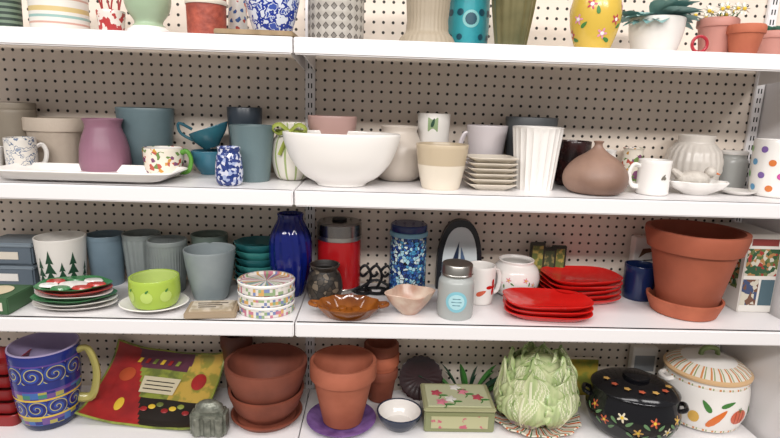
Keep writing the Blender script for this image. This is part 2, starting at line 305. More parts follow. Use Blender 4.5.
o.put(-.35,.08,3,dz=.0085)
o=Ob('ceramic_tile_dish'); o.box((0,0,.008),(.118,.082,.016),M('tan_tile','#a39078',.5),.003); o.box((0,0,.017),(.098,.064,.006),M('tile_face','#cbbfae',.4,mix=('#ab9c84',40,.45,.6)),.002)
for q in range(3): o.box((-.005*q,.012-.013*q,.0205),(.07-.015*q,.0035,.001),M('tile_ink','#4a4036',.6),0)
o.put(-.203,.05,3,rz=.12)
tl=M('teal_bowl_glaze','#3a8480',.25); tl2=M('teal_dark_glaze','#266468',.25)
o=Ob('scalloped_bowl_stack')
for i in range(6):
    z=i*.0195; m=tl if i%2==0 else tl2
    o.lathe([(0,z),(.035,z),(.05,z+.008),(.0645,z+.028),(.067,z+.034),(.064,z+.0345),(.048,z+.013),(0,z+.006)],m,n=80,mod=lambda t,zz,r:r*(1+.02*cos(10*t)),sy=.9)
o.put(-.13,.238,3)
o=Ob('striped_tin_stack'); pm=pat('tinpat','cells',[(0,'#ded8d0'),(.2,'#c0788a'),(.32,'#d6cfc8'),(.5,'#7784ae'),(.62,'#cfa262'),(.74,'#ded8d0'),(.85,'#8fa57c')],60,.008)
for i in range(3):
    z=i*.027; o.lathe([(0,z),(.066,z),(.068,z+.002),(.068,z+.024),(.066,z+.026),(.062,z+.026),(.060,z+.02),(0,z+.02)],pm,sy=.92,n=64); o.lathe([(.0683,z+.019),(.0692,z+.0205),(.0692,z+.0245),(.0675,z+.0262)],white,sy=.92,n=64)
o.put(-.08,.08,3)
o=Ob('cobalt_glass_vase'); cb=M('cobalt_glass','#14237c',.06,trans=.35); o.vessel(.112,.219,[(.5,0),(.62,.03),(.9,.3),(1,.5),(.92,.75),(.6,.93),(.62,1)],cb,n=120,mod=lambda t,z,r:r*(1-.06*abs(sin(8*t+z*14)))); o.put(-.038,.192,3)
o=Ob('lidded_canister'); o.lathe([(0,0),(.056,0),(.059,.003),(.059,.148),(.057,.15)],M('canister_red','#a5181c',.18)); o.lathe([(.057,.15),(.06,.151),(.06,.188),(.056,.193),(0,.194)],M('canister_lid','#8d8a88',.22,1)); o.lathe([(.0597,.145),(.0605,.146),(.0605,.156),(.0597,.157)],metal)
o.lathe([(.02,.194),(.02,.199),(0,.2)],iron,n=20); o.lathe([(.0592,.003),(.0602,.005),(.0602,.014),(.0592,.016)],metal); o.put(.086,.243,3)
o=Ob('carved_pot'); o.vessel(.093,.1,[(.6,0),(.88,.15),(1,.42),(.88,.72),(.68,.86),(.8,.95),(.84,1)],vor('carved',[(0,'#40382f'),(.4,'#6d6152'),(.7,'#2c2723')],75,.5,'#15120f'),M('dk','#1e1a17',.6)); o.put(.056,.142,3)
o=Ob('iron_trivet')
for k,(x,y,z,R) in enumerate(((0,.01,.0,.03),(.035,.0,.0,.02),(-.035,0,0,.02))):
    o.tube([(x+R*cos(a*pi/8),y+R*.8*sin(a*pi/8),.006) for a in range(17)],.0045,iron,sm=1,closed=True)
for x in (-.03,0,.03): o.tube([(x,.03,.004),(x+.015,.03,.04),(x,.032,.07),(x-.018,.03,.055),(x-.008,.03,.04),(x+.004,.03,.05)],.004,iron)
o.tube([(-.045,.03,.005),(0,.03,.03),(.045,.03,.005)],.004,iron); o.put(.19,.205,3)
o=Ob('amber_pie_dish'); am=M('amber_glaze','#94561f',.1,mix=('#6b3815',15)); o.vessel(.158,.03,[(.66,0),(.72,.12),(.92,.7),(1,1)],am,n=96,sy=.76,mod=lambda t,z,r:r*(1+.03*cos(12*t)*z/.03)); 
for k in range(6): a=k*pi/3; o.lathe([(.012,.0055),(.011,.012),(0,.013)],am,n=16,c=(.034*cos(a),.026*sin(a),0))
for s_ in (-1,1): o.tube([(s_*.074,-.014,.027),(s_*.092,-.008,.03),(s_*.092,.008,.03),(s_*.074,.014,.027)],.0045,am)
o.put(.123,.052,3)
o=Ob('mosaic_canister'); ms=vor('mosaic',[(0,'#2b4f92'),(.25,'#4b93bf'),(.42,'#22366e'),(.55,'#a3cfdd'),(.72,'#3a6aac'),(.88,'#cfe0e2')],120,.15,'#10131c',.06); ms2=M('mosaic_rim','#7fb4cc',.2)
o.vessel(.102,.16,[(.9,0),(1,.06),(1,.5),(.98,.9),(.96,1)],ms); o.lathe([(.048,.156),(.0525,.158),(.0525,.168),(.048,.17)],ms2); o.lathe([(.048,.168),(.05,.172),(.05,.186),(.047,.189),(0,.19)],M('rim_navy','#203468',.2)); o.put(.275,.248,3)
o=Ob('shell_dish'); sh=M('shell_pink','#d0bba8',.3,mix=('#bd9683',30)); 
o.vessel(.118,.055,[(.35,0),(.42,.08),(.8,.55),(1,1)],sh,sh,n=72,mod=lambda t,z,r:r*(1+.12*cos(4*t)*z/.055),sy=.85); o.put(.272,.075,3,rz=.3)
o=Ob('sailboat_plaque')
def arch(w,h,n=10,b=0):
    L=[(-w/2*cos(pi/2*i/n)**.8 if i<n else 0,h*.35+h*.65*sin(pi/2*i/n)) for i in range(n+1)]
    return [(-w/2,b),(w/2,b)]+[(-x,z) for x,z in L]+[(x,z) for x,z in L[::-1][1:]]
o.ext(arch(.125,.2),-.012,.012,M('plaque_black','#15171d',.35)); o.ext([(x*.78,z*.84+.012) for x,z in arch(.125,.2)],-.0135,-.012,M('plaque_white','#c9d0d2',.3))
nv=M('boat_navy','#1d2b45',.4); o.poly([(-.004,-.0145,.05),(-.004,-.0145,.14),(-.03,-.0145,.055)],nv); o.poly([(.002,-.0145,.05),(.002,-.0145,.125),(.027,-.0145,.055)],M('boat_grey','#4f6584',.4)); o.poly([(-.034,-.0145,.045),(.034,-.0145,.045),(.022,-.0145,.03),(-.022,-.0145,.03)],nv)
o.poly([(-.045,-.0142,.014),(.045,-.0142,.014),(.045,-.0142,.03),(-.045,-.0142,.03)],M('sea_blue','#4f7fa0',.4))
o.put(.42,.268,3)
o=Ob('mason_jar'); gj=M('jar_glass','#b9bdba',.25,trans=.25); r=o.vessel(.088,.112,[(.85,0),(1,.06),(1,.72),(.9,.86),(.76,.93),(.76,1)],gj)
o.lathe([(.036,.104),(.038,.106),(.038,.13),(.036,.133),(0,.134)],M('jar_lid','#a5a29c',.35,1)); o.lathe([(.038,.108),(.0395,.109),(.038,.111)],metal)
o.dec(r,FR-.1,.048,circ(.026,n=24),M('label_blue','#7fb9c6',.5)); o.dec(r,FR-.1,.048,circ(.019,n=20),M('label_blue2','#a9d0d6',.5),off=.0014)
for q in (-1,0,1): o.dec(r,FR-.1,.048+q*.008,[(-.012+abs(q)*.003,-.001),(.012-abs(q)*.003,-.001),(.012-abs(q)*.003,.001),(-.012+abs(q)*.003,.001)],M('label_ink','#3c6a78',.5),off=.002)
o.put(.384,.07,3)
o=Ob('striped_mug'); r=o.vessel(.076,.1,[(.8,0),(.92,.08),(1,.6),(1,1)],white); o.dec(r,FR+.5,.05,flw(.022,4,32,.4),red); o.dec(r,FR-.4,.035,leafp(.014,.006,.5),M('mug_orange','#cf5a3a',.3)); handle(o,1,.037,.025,.08,.02,white); o.put(.463,.165,3,rz=.3)
o=Ob('rose_bowl'); r=o.vessel(.13,.1,[(.55,0),(.82,.12),(1,.45),(.93,.75),(.72,.92),(.74,1)],white,t=.005)
for i in range(18): a=i*2*pi/18; zz=.045+.02*sin(i*2.3); o.dec(r,a,zz,flw(.008),[pink,M('rose_pale','#e0a9b2',.4)][i%2]); o.dec(r,a,zz,circ(.0025),yel,off=.0014); o.dec(r,a+.16,zz-.01,leafp(.006,.002,i),green)
o.put(.572,.228,3)
o=Ob('picture_frame_set')
for i,(x,h) in enumerate(((-.03,.14),(.004,.125),(.034,.13))):
    o.box((x,.004*i,h/2),(.042,.01,h),M('frame_dk','#2b2f22',.4),.002); o.box((x,.004*i-.0055,h/2),(.03,.002,h-.018),[M('pic1','#5c6a35',.5,mix=('#a89a52',60,.5,.6)),M('pic2','#3d4a2e',.5,mix=('#8a8252',60,.5,.6))][i%2],.0005)
o.put(.67,.268,3)
def redstack(x,y,k,R,sy,ph):
    o=Ob('red_plate_stack')
    for i in range(k):
        z=i*.013; o.lathe([(0,z),(R*.7,z),(R*.78,z+.003),(R*.98,z+.015),(R,z+.018),(R*.97,z+.019),(R*.76,z+.008),(0,z+.006)],red,n=72,sq=3.2,sy=sy,ph=ph+.07*((i*7)%3-1),mod=lambda t,zz,r:r*(1+.035*cos(3*t)))
    o.put(x,y,3)
redstack(.745,.205,5,.104,.72,.12); redstack(.615,.083,3,.108,.66,-.1)
o=Ob('navy_mug'); o.vessel(.084,.094,[(.85,0),(.95,.08),(1,1)],navy); handle(o,1,.041,.025,.075,.02,navy); o.put(.918,.225,3,rz=.3)
o=Ob('bird_tile_box'); o.box((0,0,.08),(.066,.03,.16),offw,.002); o.poly([(-.02,-.0156,.1),(.0,-.0156,.115),(.022,-.0156,.12),(.01,-.0156,.13),(-.01,-.0156,.128)],M('bird_brown','#6b4a35',.5)); o.poly([(-.028,-.0156,.09),(.028,-.0156,.095),(.028,-.0156,.098),(-.028,-.0156,.093)],iron); o.put(.95,.284,3)
def saucer(o,D,H,m,z=0,sy=1): o.lathe([(0,z),(D*.4,z),(D*.43,z+.003),(D*.5,z+H*.9),(D*.5,z+H),(D*.47,z+H),(D*.41,z+.01),(0,z+.008)],m,sy=sy)
def tpot(o,D,H,m,z=0,b=.62,rimh=.2,x=0,y=0):
    R=D/2; k=dict(c=(x,y,z)); rb=R*b; rn=R*.9
    o.lathe([(0,0),(rb-.004,0),(rb,.003),(rn,H*(1-rimh)),(R*.985,H*(1-rimh)+.002),(R,H*(1-rimh)+.005),(R,H-.004),(R-.003,H),(R-.009,H),(R-.012,H-.006),(rn-.01,H*(1-rimh)),(rb-.008,.012),(0,.012)],m,**k)
o=Ob('terracotta_planter'); o.lathe([(0,0),(.064,0),(.068,.003),(.1,.16),(.11,.162),(.119,.2),(.118,.212),(.107,.212),(.103,.2),(.092,.16),(.06,.012),(0,.012)],M('terra_warm','#a1553c',.7,mix=('#87452f',6),bump=(60,.1)),n=64); o.put(.996,.125,3,dz=.0085)
o=Ob('terracotta_saucer'); saucer(o,.182,.042,terra); o.put(.99,.125,3)
o=Ob('holiday_product_box'); o.box((0,0,.105),(.09,.15,.21),M('carton','#d8d4cd',.5),.002)
def pic(x0,x1,z0,z1,m): o.poly([(x0,-.0757,z0),(x1,-.0757,z0),(x1,-.0757,z1),(x0,-.0757,z1)],m)
def pics(y0,y1,z0,z1,m): o.poly([(-.0457,y0,z0),(-.0457,y1,z0),(-.0457,y1,z1),(-.0457,y0,z1)],m)
hol=vor('holly',[(0,'#2e5236'),(.3,'#98322b'),(.42,'#c5bfae'),(.6,'#5b6a3c'),(.8,'#a77a4a')],110); pic(-.042,.042,.1,.172,hol); pic(-.035,.035,.18,.198,M('banner_red','#7c2c28',.5)); pic(-.042,.0,.02,.09,vor('holly2',[(0,'#6c4a3a'),(.4,'#c5bfae'),(.7,'#3c4a6a')],80)); pic(.006,.042,.02,.09,M('carton_teal','#48606a',.5)); pics(-.06,.06,.06,.17,hol); pics(-.06,.05,.18,.195,M('banner_red','#7c2c28',.5))
o.put(1.18,.2,3)
# ================= SHELF 4
o=Ob('red_basket_stack'); br=M('basket_red','#8e1c1e',.35)
o.vessel(.1,.032,[(.85,0),(.88,.05),(1,1)],br,sq=6)
for i in range(1,5): z=i*.036; o.lathe([(0,z),(.042,z),(.05,z+.03),(.052,z+.032),(.048,z+.032),(.04,z+.004),(0,z+.004)],br,sq=6,n=40)
o.put(-.77,.13,4)
o=Ob('swirl_pitcher'); sw=pat('swirl','rings',[(0,'#23286e'),(.5,'#b9b06a'),(.64,'#2f4a9c')],10,.046,.15,k=3.2); bd=pat('swband','cells',[(0,'#2a2f7c'),(.3,'#6b4b8c'),(.5,'#3f68a8'),(.7,'#a99f4f'),(.88,'#3f7f70')],26,.011,.15)
prof=smooth([(.058,.0015),(.066,.02),(.074,.07),(.079,.13),(.081,.212)]); 
def sub(a,b): 
    P=[p for p in prof if a-1e-9<=p[1]<=b+1e-9]
    f=lambda z:next((p[0]+(q[0]-p[0])*(z-p[1])/(q[1]-p[1]) for p,q in zip(prof,prof[1:]) if p[1]<=z<=q[1]),prof[-1][0])
    return [(f(a),a)]+[p for p in P if a<p[1]<b]+[(f(b),b)]
o.lathe([(0,.001),(.055,0),(.058,.0015)],navy)
for a,b,m in ((.0015,.02,navy),(.02,.042,bd),(.042,.047,yel),(.047,.091,sw),(.091,.096,yel),(.096,.116,bd),(.116,.12,M('purple_glaze','#5b3f8f',.15)),(.12,.139,M('blue_glaze','#23307c',.12)),(.139,.184,sw),(.184,.188,M('purple_glaze','#5b3f8f',.15)),(.188,.212,M('blue_glaze','#23307c',.12))): o.lathe(sub(a,b),m)
o.lathe([(.081,.212),(.08,.215),(.077,.215),(.076,.212),(.074,.13),(.06,.012),(0,.01)],M('lilac_in','#a99dc0',.2))
handle(o,1,.078,.06,.19,.042,M('handle_yellow','#a9a05c',.2),.008); o.put(-.66,.125,4,rz=.15)
o=Ob('square_serving_tray'); kb=M('tray_black','#26221f',.3); tg=M('tray_green','#8a9440',.35,mix=('#667038',25,.45,.55)); ty_=M('tray_gold','#c0a04a',.35,mix=('#8f8a3c',30,.45,.55)); trd=M('tray_red','#a62c2c',.3,mix=('#8a2628',25))
NX=48; NY=36
def plate_mat(x,y):
    if x< -.05-(y)*.42: return 2
    if y>.06 and x<.055+.1*y: return 3
    if y<-.035 and x<.16: return 1
    if x>.045+.22*y: return 4
    return 0
vs=[];fs={0:[],1:[],2:[],3:[],4:[]}
def hz(x,y): e=max(abs(x)/.158,abs(y)/.115); return .07*max(0,e-.8)**1.4+.03*(abs(x)/.158*abs(y)/.115)**3+.0012*sin(x*60+y*30)
for j in range(NY+1):
    for i in range(NX+1):
        x=(-1+2*i/NX)*.158; y=(-1+2*j/NY)*.115; vs.append((x,y,hz(x,y)+.003))
for j in range(NY):
    for i in range(NX):
        x=(-1+2*(i+.5)/NX)*.158; y=(-1+2*(j+.5)/NY)*.115; b=j*(NX+1)+i; fs[plate_mat(x,y)].append((b,b+1,b+NX+2,b+NX+1))
for k,m in enumerate((tg,kb,trd,M('tray_plum','#5b3344',.3),ty_)): o.add(vs,fs[k],m)
o.add([(v[0],v[1],v[2]-.004) for v in vs],sum(fs.values(),[]),tg)
edge=[(-.158+.316*i/NX,-.115) for i in range(NX+1)]+[(.158,-.115+.23*j/NY) for j in range(1,NY+1)]+[(.158-.316*i/NX,.115) for i in range(1,NX+1)]+[(-.158,.115-.23*j/NY) for j in range(1,NY)]
o.tube([(x,y,hz(x,y)+.001) for x,y in edge],.0032,tg,sm=1,closed=True,n=6)
def q(pts,m,z=.0): o.poly([(x,y,.0062+z) for x,y in pts],m)
q([(-.045,-.02),(.05,-.02),(.055,.03),(-.05,.03)],M('tray_cream','#cfc5a8',.4),.0014)
for k in range(3): q([(-.038,-.01+k*.012),(.042,-.01+k*.012),(.042,-.007+k*.012),(-.038,-.007+k*.012)],kb,.0022)
for k in range(6): q([(-.09+k*.022,.07),(-.08+k*.022,.07),(-.076+k*.022,.086),(-.086+k*.022,.086)],[yel,trd,tg][k%3],.0008)
for k in range(7): o.lathe([(0,.009),(.007,.0058)],[trd,yel,tg][k%3],n=12,c=(-.01+.019*k,-.065+.008*(k%3),0),sx=1.4)
o.lathe([(0,.011),(.022,.0058)],M('tomato','#b5502f',.3),n=20,c=(-.1,.03,0)); o.lathe([(0,.010),(.012,.0058)],yel,n=16,c=(-.08,-.06,0),sy=1.6); o.lathe([(0,.010),(.02,.0058)],trd,n=20,c=(.105,.03,0),sy=1.3) 
o.rot(Matrix.Rotation(.5,4,'X')@Matrix.Rotation(-.11,4,'Z')); o.rot(Matrix.Translation((0,0,-min(v.z for v in o.v)))); o.put(-.405,.192,4)
o=Ob('pewter_trinket_box'); pw=M('pewter','#5f6258',.4,.4,mix=('#8a8c80',60),bump=(160,.8)); o.box((0,0,.034),(.09,.045,.068),pw,.007); o.lathe([(.037,.068),(.034,.08),(.02,.09),(0,.092)],pw,sy=.55,n=28)
for x in (-.027,0,.027): o.lathe([(0,.0),(.011,.004),(.011,.05),(0,.056)],pw,n=12,c=(x,-.019,.004))
o.put(-.228,.07,4)
o=Ob('terracotta_bowl_stack'); saucer(o,.19,.02,terra2)
o.lathe([(0,.01),(.06,.01),(.085,.04),(.098,.075),(.1,.088),(.093,.088),(.08,.05),(0,.02)],terra2,n=56)
o.lathe([(0,.045),(.055,.045),(.088,.085),(.104,.13),(.108,.148),(.108,.165),(.1,.166),(.097,.152),(.08,.09),(.05,.06),(0,.058)],M('terra_bowl','#844735',.7,mix=('#6a382a',8)),n=56); o.put(-.098,.15,4)
o=Ob('brown_flower_pot'); tpot(o,.09,.19,M('brown_pot','#5a2f22',.5)); o.put(-.205,.262,4)
o=Ob('purple_plate'); o.lathe([(0,0),(.06,0),(.09,.014),(.093,.017),(.089,.018),(.06,.006),(0,.006)],M('purple_plate','#5a3f74',.2,mix=('#7e5f98',30)),n=56); o.put(.105,.125,4)
o=Ob('flower_pot'); tpot(o,.176,.176,M('terra_lite','#ae644b',.75,mix=('#955038',9)),b=.6,rimh=.27); o.put(.108,.13,4,dz=.0065)
o=Ob('flower_pot_stack'); tpot(o,.1,.1,terra2,0,.7,.3); tpot(o,.104,.1,terra,.045,.62,.35); tpot(o,.1,.085,terra2,.09,.65,.35); o.put(.21,.252,4)
o=Ob('ribbed_black_plate'); o.lathe([(0,0),(.04,0),(.062,.008),(.064,.011),(.06,.012),(.04,.005),(0,.005)],M('dark_maroon','#2a1315',.25),n=96,mod=lambda t,z,r:r*(1+.02*cos(20*t))); o.rot(Matrix.Rotation(1.2,4,'X')); o.rot(Matrix.Translation((0,0,-min(v.z for v in o.v)))); o.put(.328,.27,4)
o=Ob('dipping_bowl'); o.vessel(.122,.044,[(.55,0),(.6,.06),(.88,.55),(1,1)],M('ink_rim','#2b3346',.2),white,sm=True,t=.005,mr=M('ink_rim','#2b3346',.2)); o.put(.26,.115,4)
o=Ob('floral_keepsake_box'); ol=M('olive_box','#a3a27c',.35); o.box((0,0,.03),(.186,.13,.06),M('olive_glass','#82865f',.12),.003); o.box((0,0,.064),(.19,.134,.01),ol,.003); o.box((0,0,.0695),(.168,.112,.003),M('pale_green','#c3c5a2',.12),.001)
for k,(x,y) in enumerate(((-.055,.01),(-.02,-.02),(.018,.018),(.055,-.01),(.0,.04),(-.045,-.035))):
    o.lathe([(0,.0755),(.014,.0715)],[M('bloom_red','#b8485a',.4),offw,pink][k%3],n=20,c=(x,y,0),mod=lambda t,z,r:r*(1+.25*cos(5*t))); o.tube([(x,y,.0722),(x+.01,y-.02,.0722),(x+.004,y-.03,.0722)],.0013,green,n=5)
    o.lathe([(0,.074),(.009,.0715)],green,n=10,c=(x+.018,y-.012,0),sx=1.4,sy=.5)
o.box((0,-.066,.03),(.15,.002,.035),M('olive_face','#b0ae86',.3,mix=('#b8566a',45,.58,.62)),.0005)
o.put(.417,.15,4)
o=Ob('painted_platter'); o.lathe([(0,0),(.09,0),(.119,.013),(.122,.017),(.118,.018),(.09,.006),(0,.006)],pat('platter','vstripe',[(0,'#ddd5c6'),(.5,'#cc622e'),(.7,'#ddd5c6'),(.85,'#3f6a45')],26,.1,.2),n=96,sy=.88,mod=lambda t,z,r:r*(1+.03*cos(13*t))); o.put(.637,.15,4)
# cabbage
o=Ob('cabbage_tureen')
cg=M('cab_green','#9db377',.28,mix=('#cdd3a4',22,.35,.65),stretch=(2.2,2.2,.5)); cgd=M('cab_edge','#7f9c58',.28,mix=('#a3b778',30)); cv=M('cab_vein','#dfe0bf',.28); cp=M('cab_purple','#94808a',.28,mix=('#bdbd9c',30,.4,.6),stretch=(3,3,.4))
o.lathe(smooth([(0,0),(.05,.0),(.085,.03),(.1,.075),(.09,.13),(.06,.17),(.02,.185),(0,.187)]),cg,sy=.8)
def cleaf(az,z0,hgt,Rb,wid,flare,tilt):
    nu,nv=48,34; vs=[];fs=[]
    for j in range(nv+1):
        v=j/nv; zz=z0+hgt*v
        bulge=sin(pi*(.12+.75*v)); R=Rb*(.6+.45*bulge)+flare*max(0,v-.6)**2*4
        hw=wid*(.35+.75*sin(pi*min(1,.08+.72*v)))*(1 if v<.7 else max(.14,max(0,cos((v-.7)/.3*pi/2))**.6))
        for i in range(nu+1):
            u=i/nu*2-1; a=az+u*hw+tilt*v; e=abs(u)**4
            rr=R+.006*sin(v*19+u*3+az)*e*(.3+v)+.004*sin(u*9+az*5)*v**4+.006*u*u*v+.0016*cos(u*22-abs(u)*v*8)+.004*max(0,1-abs(u)*9)*(1-v)
            vs.append((rr*cos(a),rr*sin(a)*.82,zz-.016*u*u*v+.005*sin(u*8+az*3)*v**3))
    F={0:[],1:[],2:[],3:[]}
    for j in range(nv):
        v=(j+.5)/nv
        for i in range(nu):
            u=abs((i+.5)/nu*2-1); k=0
            if u<.05*(1.25-v) : k=1
            else:
                for s0 in (0,.16,.32,.48):
                    if v>s0 and abs(u-(v-s0)*(.95-.3*(v-s0)))<.022 and u<.9: k=1
            if k==0 and (u>.95 or j>=nv-1): k=2
            if j<5 and k==0: k=3
            b=j*(nu+1)+i; F[k].append((b,b+1,b+nu+2,b+nu+1))
    for k,m in ((0,cg),(1,cv),(2,cgd),(3,cp)): 
        if F[k]: o.add(vs,F[k],m)
for k in range(5): cleaf(k*2*pi/5+.3,.05,.15,.083,.8,.01,.15)
for k in range(5): cleaf(k*2*pi/5-1.9,.012,.16,.1,.8,.015,-.12)
for k in range(5): cleaf(k*2*pi/5-.95,.004,.12,.107,.66,.02,.1)
for k in range(4): cleaf(k*pi/2+.8,.1,.105,.045,.95,.01,.3)
o.put(.635,.152,4,dz=.0065)
o=Ob('artificial_leaf_bunch')
for k in range(16): a=-1+2*(k%8)/7; leaf(o,(a*.05,0,.002),(a*1.2,-.15*(k//8),1),.09+.02*(k%3),.014,[dgreen,green][k%2],.15)
o.put(.47,.275,4)
o=Ob('yellow_book'); o.box((0,0,.058),(.17,.018,.115),M('book_yellow','#8b9440',.4,mix=('#b5a040',30,.45,.55)),.001); o.box((0,.001,.058),(.168,.012,.118),cream,.001); o.put(.775,.292,4)
o=Ob('black_floral_pot'); r=o.vessel(.236,.12,[(.6,0),(.82,.1),(.98,.42),(1,.6),(.93,.85),(.86,1)],black,sy=.86,n=64)
o.lathe(smooth([(.099,.119),(.109,.122),(.109,.128),(.085,.143),(.04,.153),(0,.155)]),black,sy=.86,n=64); o.lathe([(.03,.152),(.034,.156),(.034,.162),(.028,.166),(0,.166)],black,n=32)
for s_ in (-1,1): o.tube([(s_*.106,-.02,.09),(s_*.124,-.016,.096),(s_*.124,.016,.096),(s_*.106,.02,.09)],.006,black)
gld=M('gold_paint','#c39a55',.35); lfd=M('leaf_dark','#5f8058',.4)
for k,(a,zz) in enumerate(((-.62,.06),(-.25,.082),(.1,.05),(.42,.082),(.75,.055),(1.05,.08),(-.95,.085),(1.35,.06))):
    o.dec(r,FR+a,zz,flw(.014),[M('bloom_rust','#b5573c',.35),M('bloom_cream','#d6cbb0',.4),gld][k%3],sy=.86); o.dec(r,FR+a,zz,circ(.004),yel,sy=.86,off=.0016)
    for q_ in (-1,1): o.dec(r,FR+a+q_*.16,zz-.012,leafp(.011,.004,q_*.7),lfd,sy=.86)
for k in range(7):
    a=FR-1.2+.45*k; R_=.078; x,y=R_*cos(a),R_*.86*sin(a); 
    o.lathe([(0,.1505),(.008,.1478)],[gld,M('bloom_rust','#b5573c',.35)][k%2],n=15,c=(x,y,-.0005),mod=lambda t,z,r:r*(1+.25*cos(5*t)))
o.put(.885,.112,4,rz=-.4)
o=Ob('vegetable_cookie_jar'); r=o.vessel(.222,.15,[(.72,0),(.86,.06),(1,.35),(1,.7),(.95,.9),(.92,1)],white,n=64,sy=.95)
wl=M('wheat','#d9b488',.25); o.lathe([(.1025,.147),(.111,.149),(.112,.155),(.105,.16)],wl,n=64,sy=.95); os_=pat('lidstripe','vstripe',[(0,'#e6dfd2'),(.5,'#cf8a58'),(.72,'#e6dfd2'),(.86,'#8f9c66')],26,.1,.2)
o.lathe([(.105,.16),(.09,.173),(.07,.181)],os_,n=64,sy=.95); o.lathe(smooth([(.07,.181),(.04,.19),(0,.193)]),white,n=64,sy=.95)
o.tube([(-.024,0,.188),(-.02,0,.206),(0,0,.212),(.02,0,.206),(.024,0,.188)],.007,M('knob_green','#7f8f5a',.3))
for s_ in (-1,1): o.tube([(s_*.104,-.02,.13),(s_*.12,-.016,.125),(s_*.12,.016,.125),(s_*.104,.02,.13)],.0065,white)
for z_ in (.012,.135): o.lathe([(r(z_)+.0005,z_-.003),(r(z_)+.0012,z_),(r(z_+.003)+.0005,z_+.003)],os_,n=64,sy=.95)
o.dec(r,FR+.35,.06,circ(.026,.022,20),M('tomato2','#cf6244',.3),sy=.95); 
for c_ in (-.012,0,.012): o.dec(r,FR+.35+c_/.11,.06,circ(.0016,.02,10),M('tomato3','#a94a34',.3),sy=.95,off=.0014)
o.dec(r,FR+.35,.081,flw(.009,5,20,.5),green,sy=.95,off=.0016)
o.dec(r,FR-.2,.055,leafp(.036,.010,.9),orange,sy=.95); o.dec(r,FR-.45,.088,leafp(.02,.007,2.2),green,sy=.95); o.dec(r,FR+.02,.098,leafp(.02,.006,.4),green,sy=.95); o.dec(r,FR-.7,.05,circ(.014,.018),M('pepper','#d6a94a',.3),sy=.95); o.dec(r,FR+.85,.06,leafp(.024,.009,2),green,sy=.95)
o.put(1.118,.178,4)
o=Ob('small_white_carton'); o.box((0,0,.08),(.075,.025,.16),offw,.002); o.box((0,-.0128,.11),(.06,.001,.05),M('carton_grey','#8b8f93',.5),0); o.put(.995,.29,4)
# ================= SHELF 1 (top)
def X(px,y=.12): return (-.674+px*.00229-.1757)*((y+1.177)/1.297)+.1757
o=Ob('woven_green_planter'); o.vessel(.06,.12,tr(.85),pat('weave','hstripe',[(0,'#2c3b33'),(.5,'#6d7f6c')],1,.012,.6)); o.put(X(8),.12,1)
o=Ob('striped_canister'); o.vessel(.116,.13,[(.96,0),(1,.02),(1,1)],pat('pastelz','hstripe',[(0,'#d9d5cc'),(.3,'#c49a8c'),(.38,'#d9d5cc'),(.55,'#8fb0aa'),(.66,'#d9d5cc'),(.8,'#c9b27a')],1,.05,.4)); o.put(X(63),.1,1)
o=Ob('red_twig_glass'); o.vessel(.06,.05,tr(.8),blot('redglass',[(0,'#d8ccc4'),(.5,'#a83a3a')],60)); 
for k in range(6): a=k*1.05; o.tube([(.01*cos(a),.01*sin(a),.01),(.02*cos(a),.02*sin(a),.06),(.035*cos(a+.5),.035*sin(a+.5),.13)],.0018,M('twig_red','#a32a2a',.5),n=5)
o.put(X(112),.1,1)
o=Ob('pale_green_pedestal_vase'); pg=M('celadon','#9cb093',.25); o.vessel(.098,.17,[(.75,0),(.85,.03),(.72,.12),(.6,.18),(.9,.32),(1,.5),(.8,.8),(.85,1)],pg); o.lathe([(.038,.001),(.046,.002),(.047,.012),(.036,.02)],white); o.put(X(148),.1,1)
o=Ob('carved_terracotta_pot'); o.vessel(.088,.13,[(.9,0),(.95,.03),(.98,.6),(1,1)],M('coral_clay','#a9503c',.6,mix=('#8a3e30',60),bump=(110,1)),n=60); o.lathe([(.0445,.07),(.0455,.072),(.0455,.078),(.0445,.08)],cream); o.put(X(204),.1,1)
o=Ob('slim_floral_vase'); o.vessel(.045,.17,[(.8,0),(1,.1),(.9,.6),(.6,.9),(.7,1)],vor('slimfl',[(0,'#dcd9d2'),(.62,'#b2483f'),(.7,'#3f5f98'),(.8,'#dcd9d2')],110),n=32); o.put(X(232,.19),.19,1)
o=Ob('wooden_board'); o.box((0,0,.006),(.165,.13,.012),M('board_wood','#a08868',.5,mix=('#86704f',30)),.002); o.put(X(258),.07,1)
o=Ob('blue_white_porcelain_vase'); o.vessel(.12,.17,[(.62,0),(.7,.03),(.92,.3),(1,.5),(.85,.75),(.5,.9),(.55,1)],blot('porcelain',[(0,'#d3d8e2'),(.46,'#23388f'),(.56,'#c9d0de'),(.61,'#3c53a3')],65,.12,2)); o.put(X(270),.075,1,dz=.0125)
o=Ob('lattice_basket_vase'); lm=pat('lattice','diamond',[(0,'#77716a'),(.28,'#47423d'),(.4,'#aca69d')],22,.02,.45,bump=.5); o.vessel(.126,.15,[(.9,0),(.98,.04),(1,.4),(.97,1)],lm); o.put(X(330),.1,1)
o=Ob('woven_ceramic_vase'); o.vessel(.128,.16,[(1,0),(1,.06),(.9,.12),(.74,.22),(.74,.5),(.9,.9),(1,1)],M('sand_ceramic','#a0937f',.5),n=120,mod=lambda t,z,r:r*(1+.03*cos(16*t+z*150)*cos(16*t-z*150))); o.put(X(420),.1,1)
o=Ob('turquoise_lantern'); tq=M('turquoise','#3f9fa8',.2,mix=('#2f8a96',15)); r=o.vessel(.105,.15,[(.8,0),(.95,.08),(1,.4),(.95,1)],tq); o.dec(r,FR,.07,circ(.014),M('deep_teal','#17495a',.4)); o.dec(r,FR,.07,circ(.02,n=20),M('turq_ring','#7fbcbc',.3),off=.0004)
for a in (-.5,.5,-1,1): o.dec(r,FR+a,.085,circ(.008),M('deep_teal','#17495a',.4)); o.dec(r,FR+a,.03,circ(.007),M('deep_teal','#17495a',.4))
o.put(X(461,.19),.19,1)
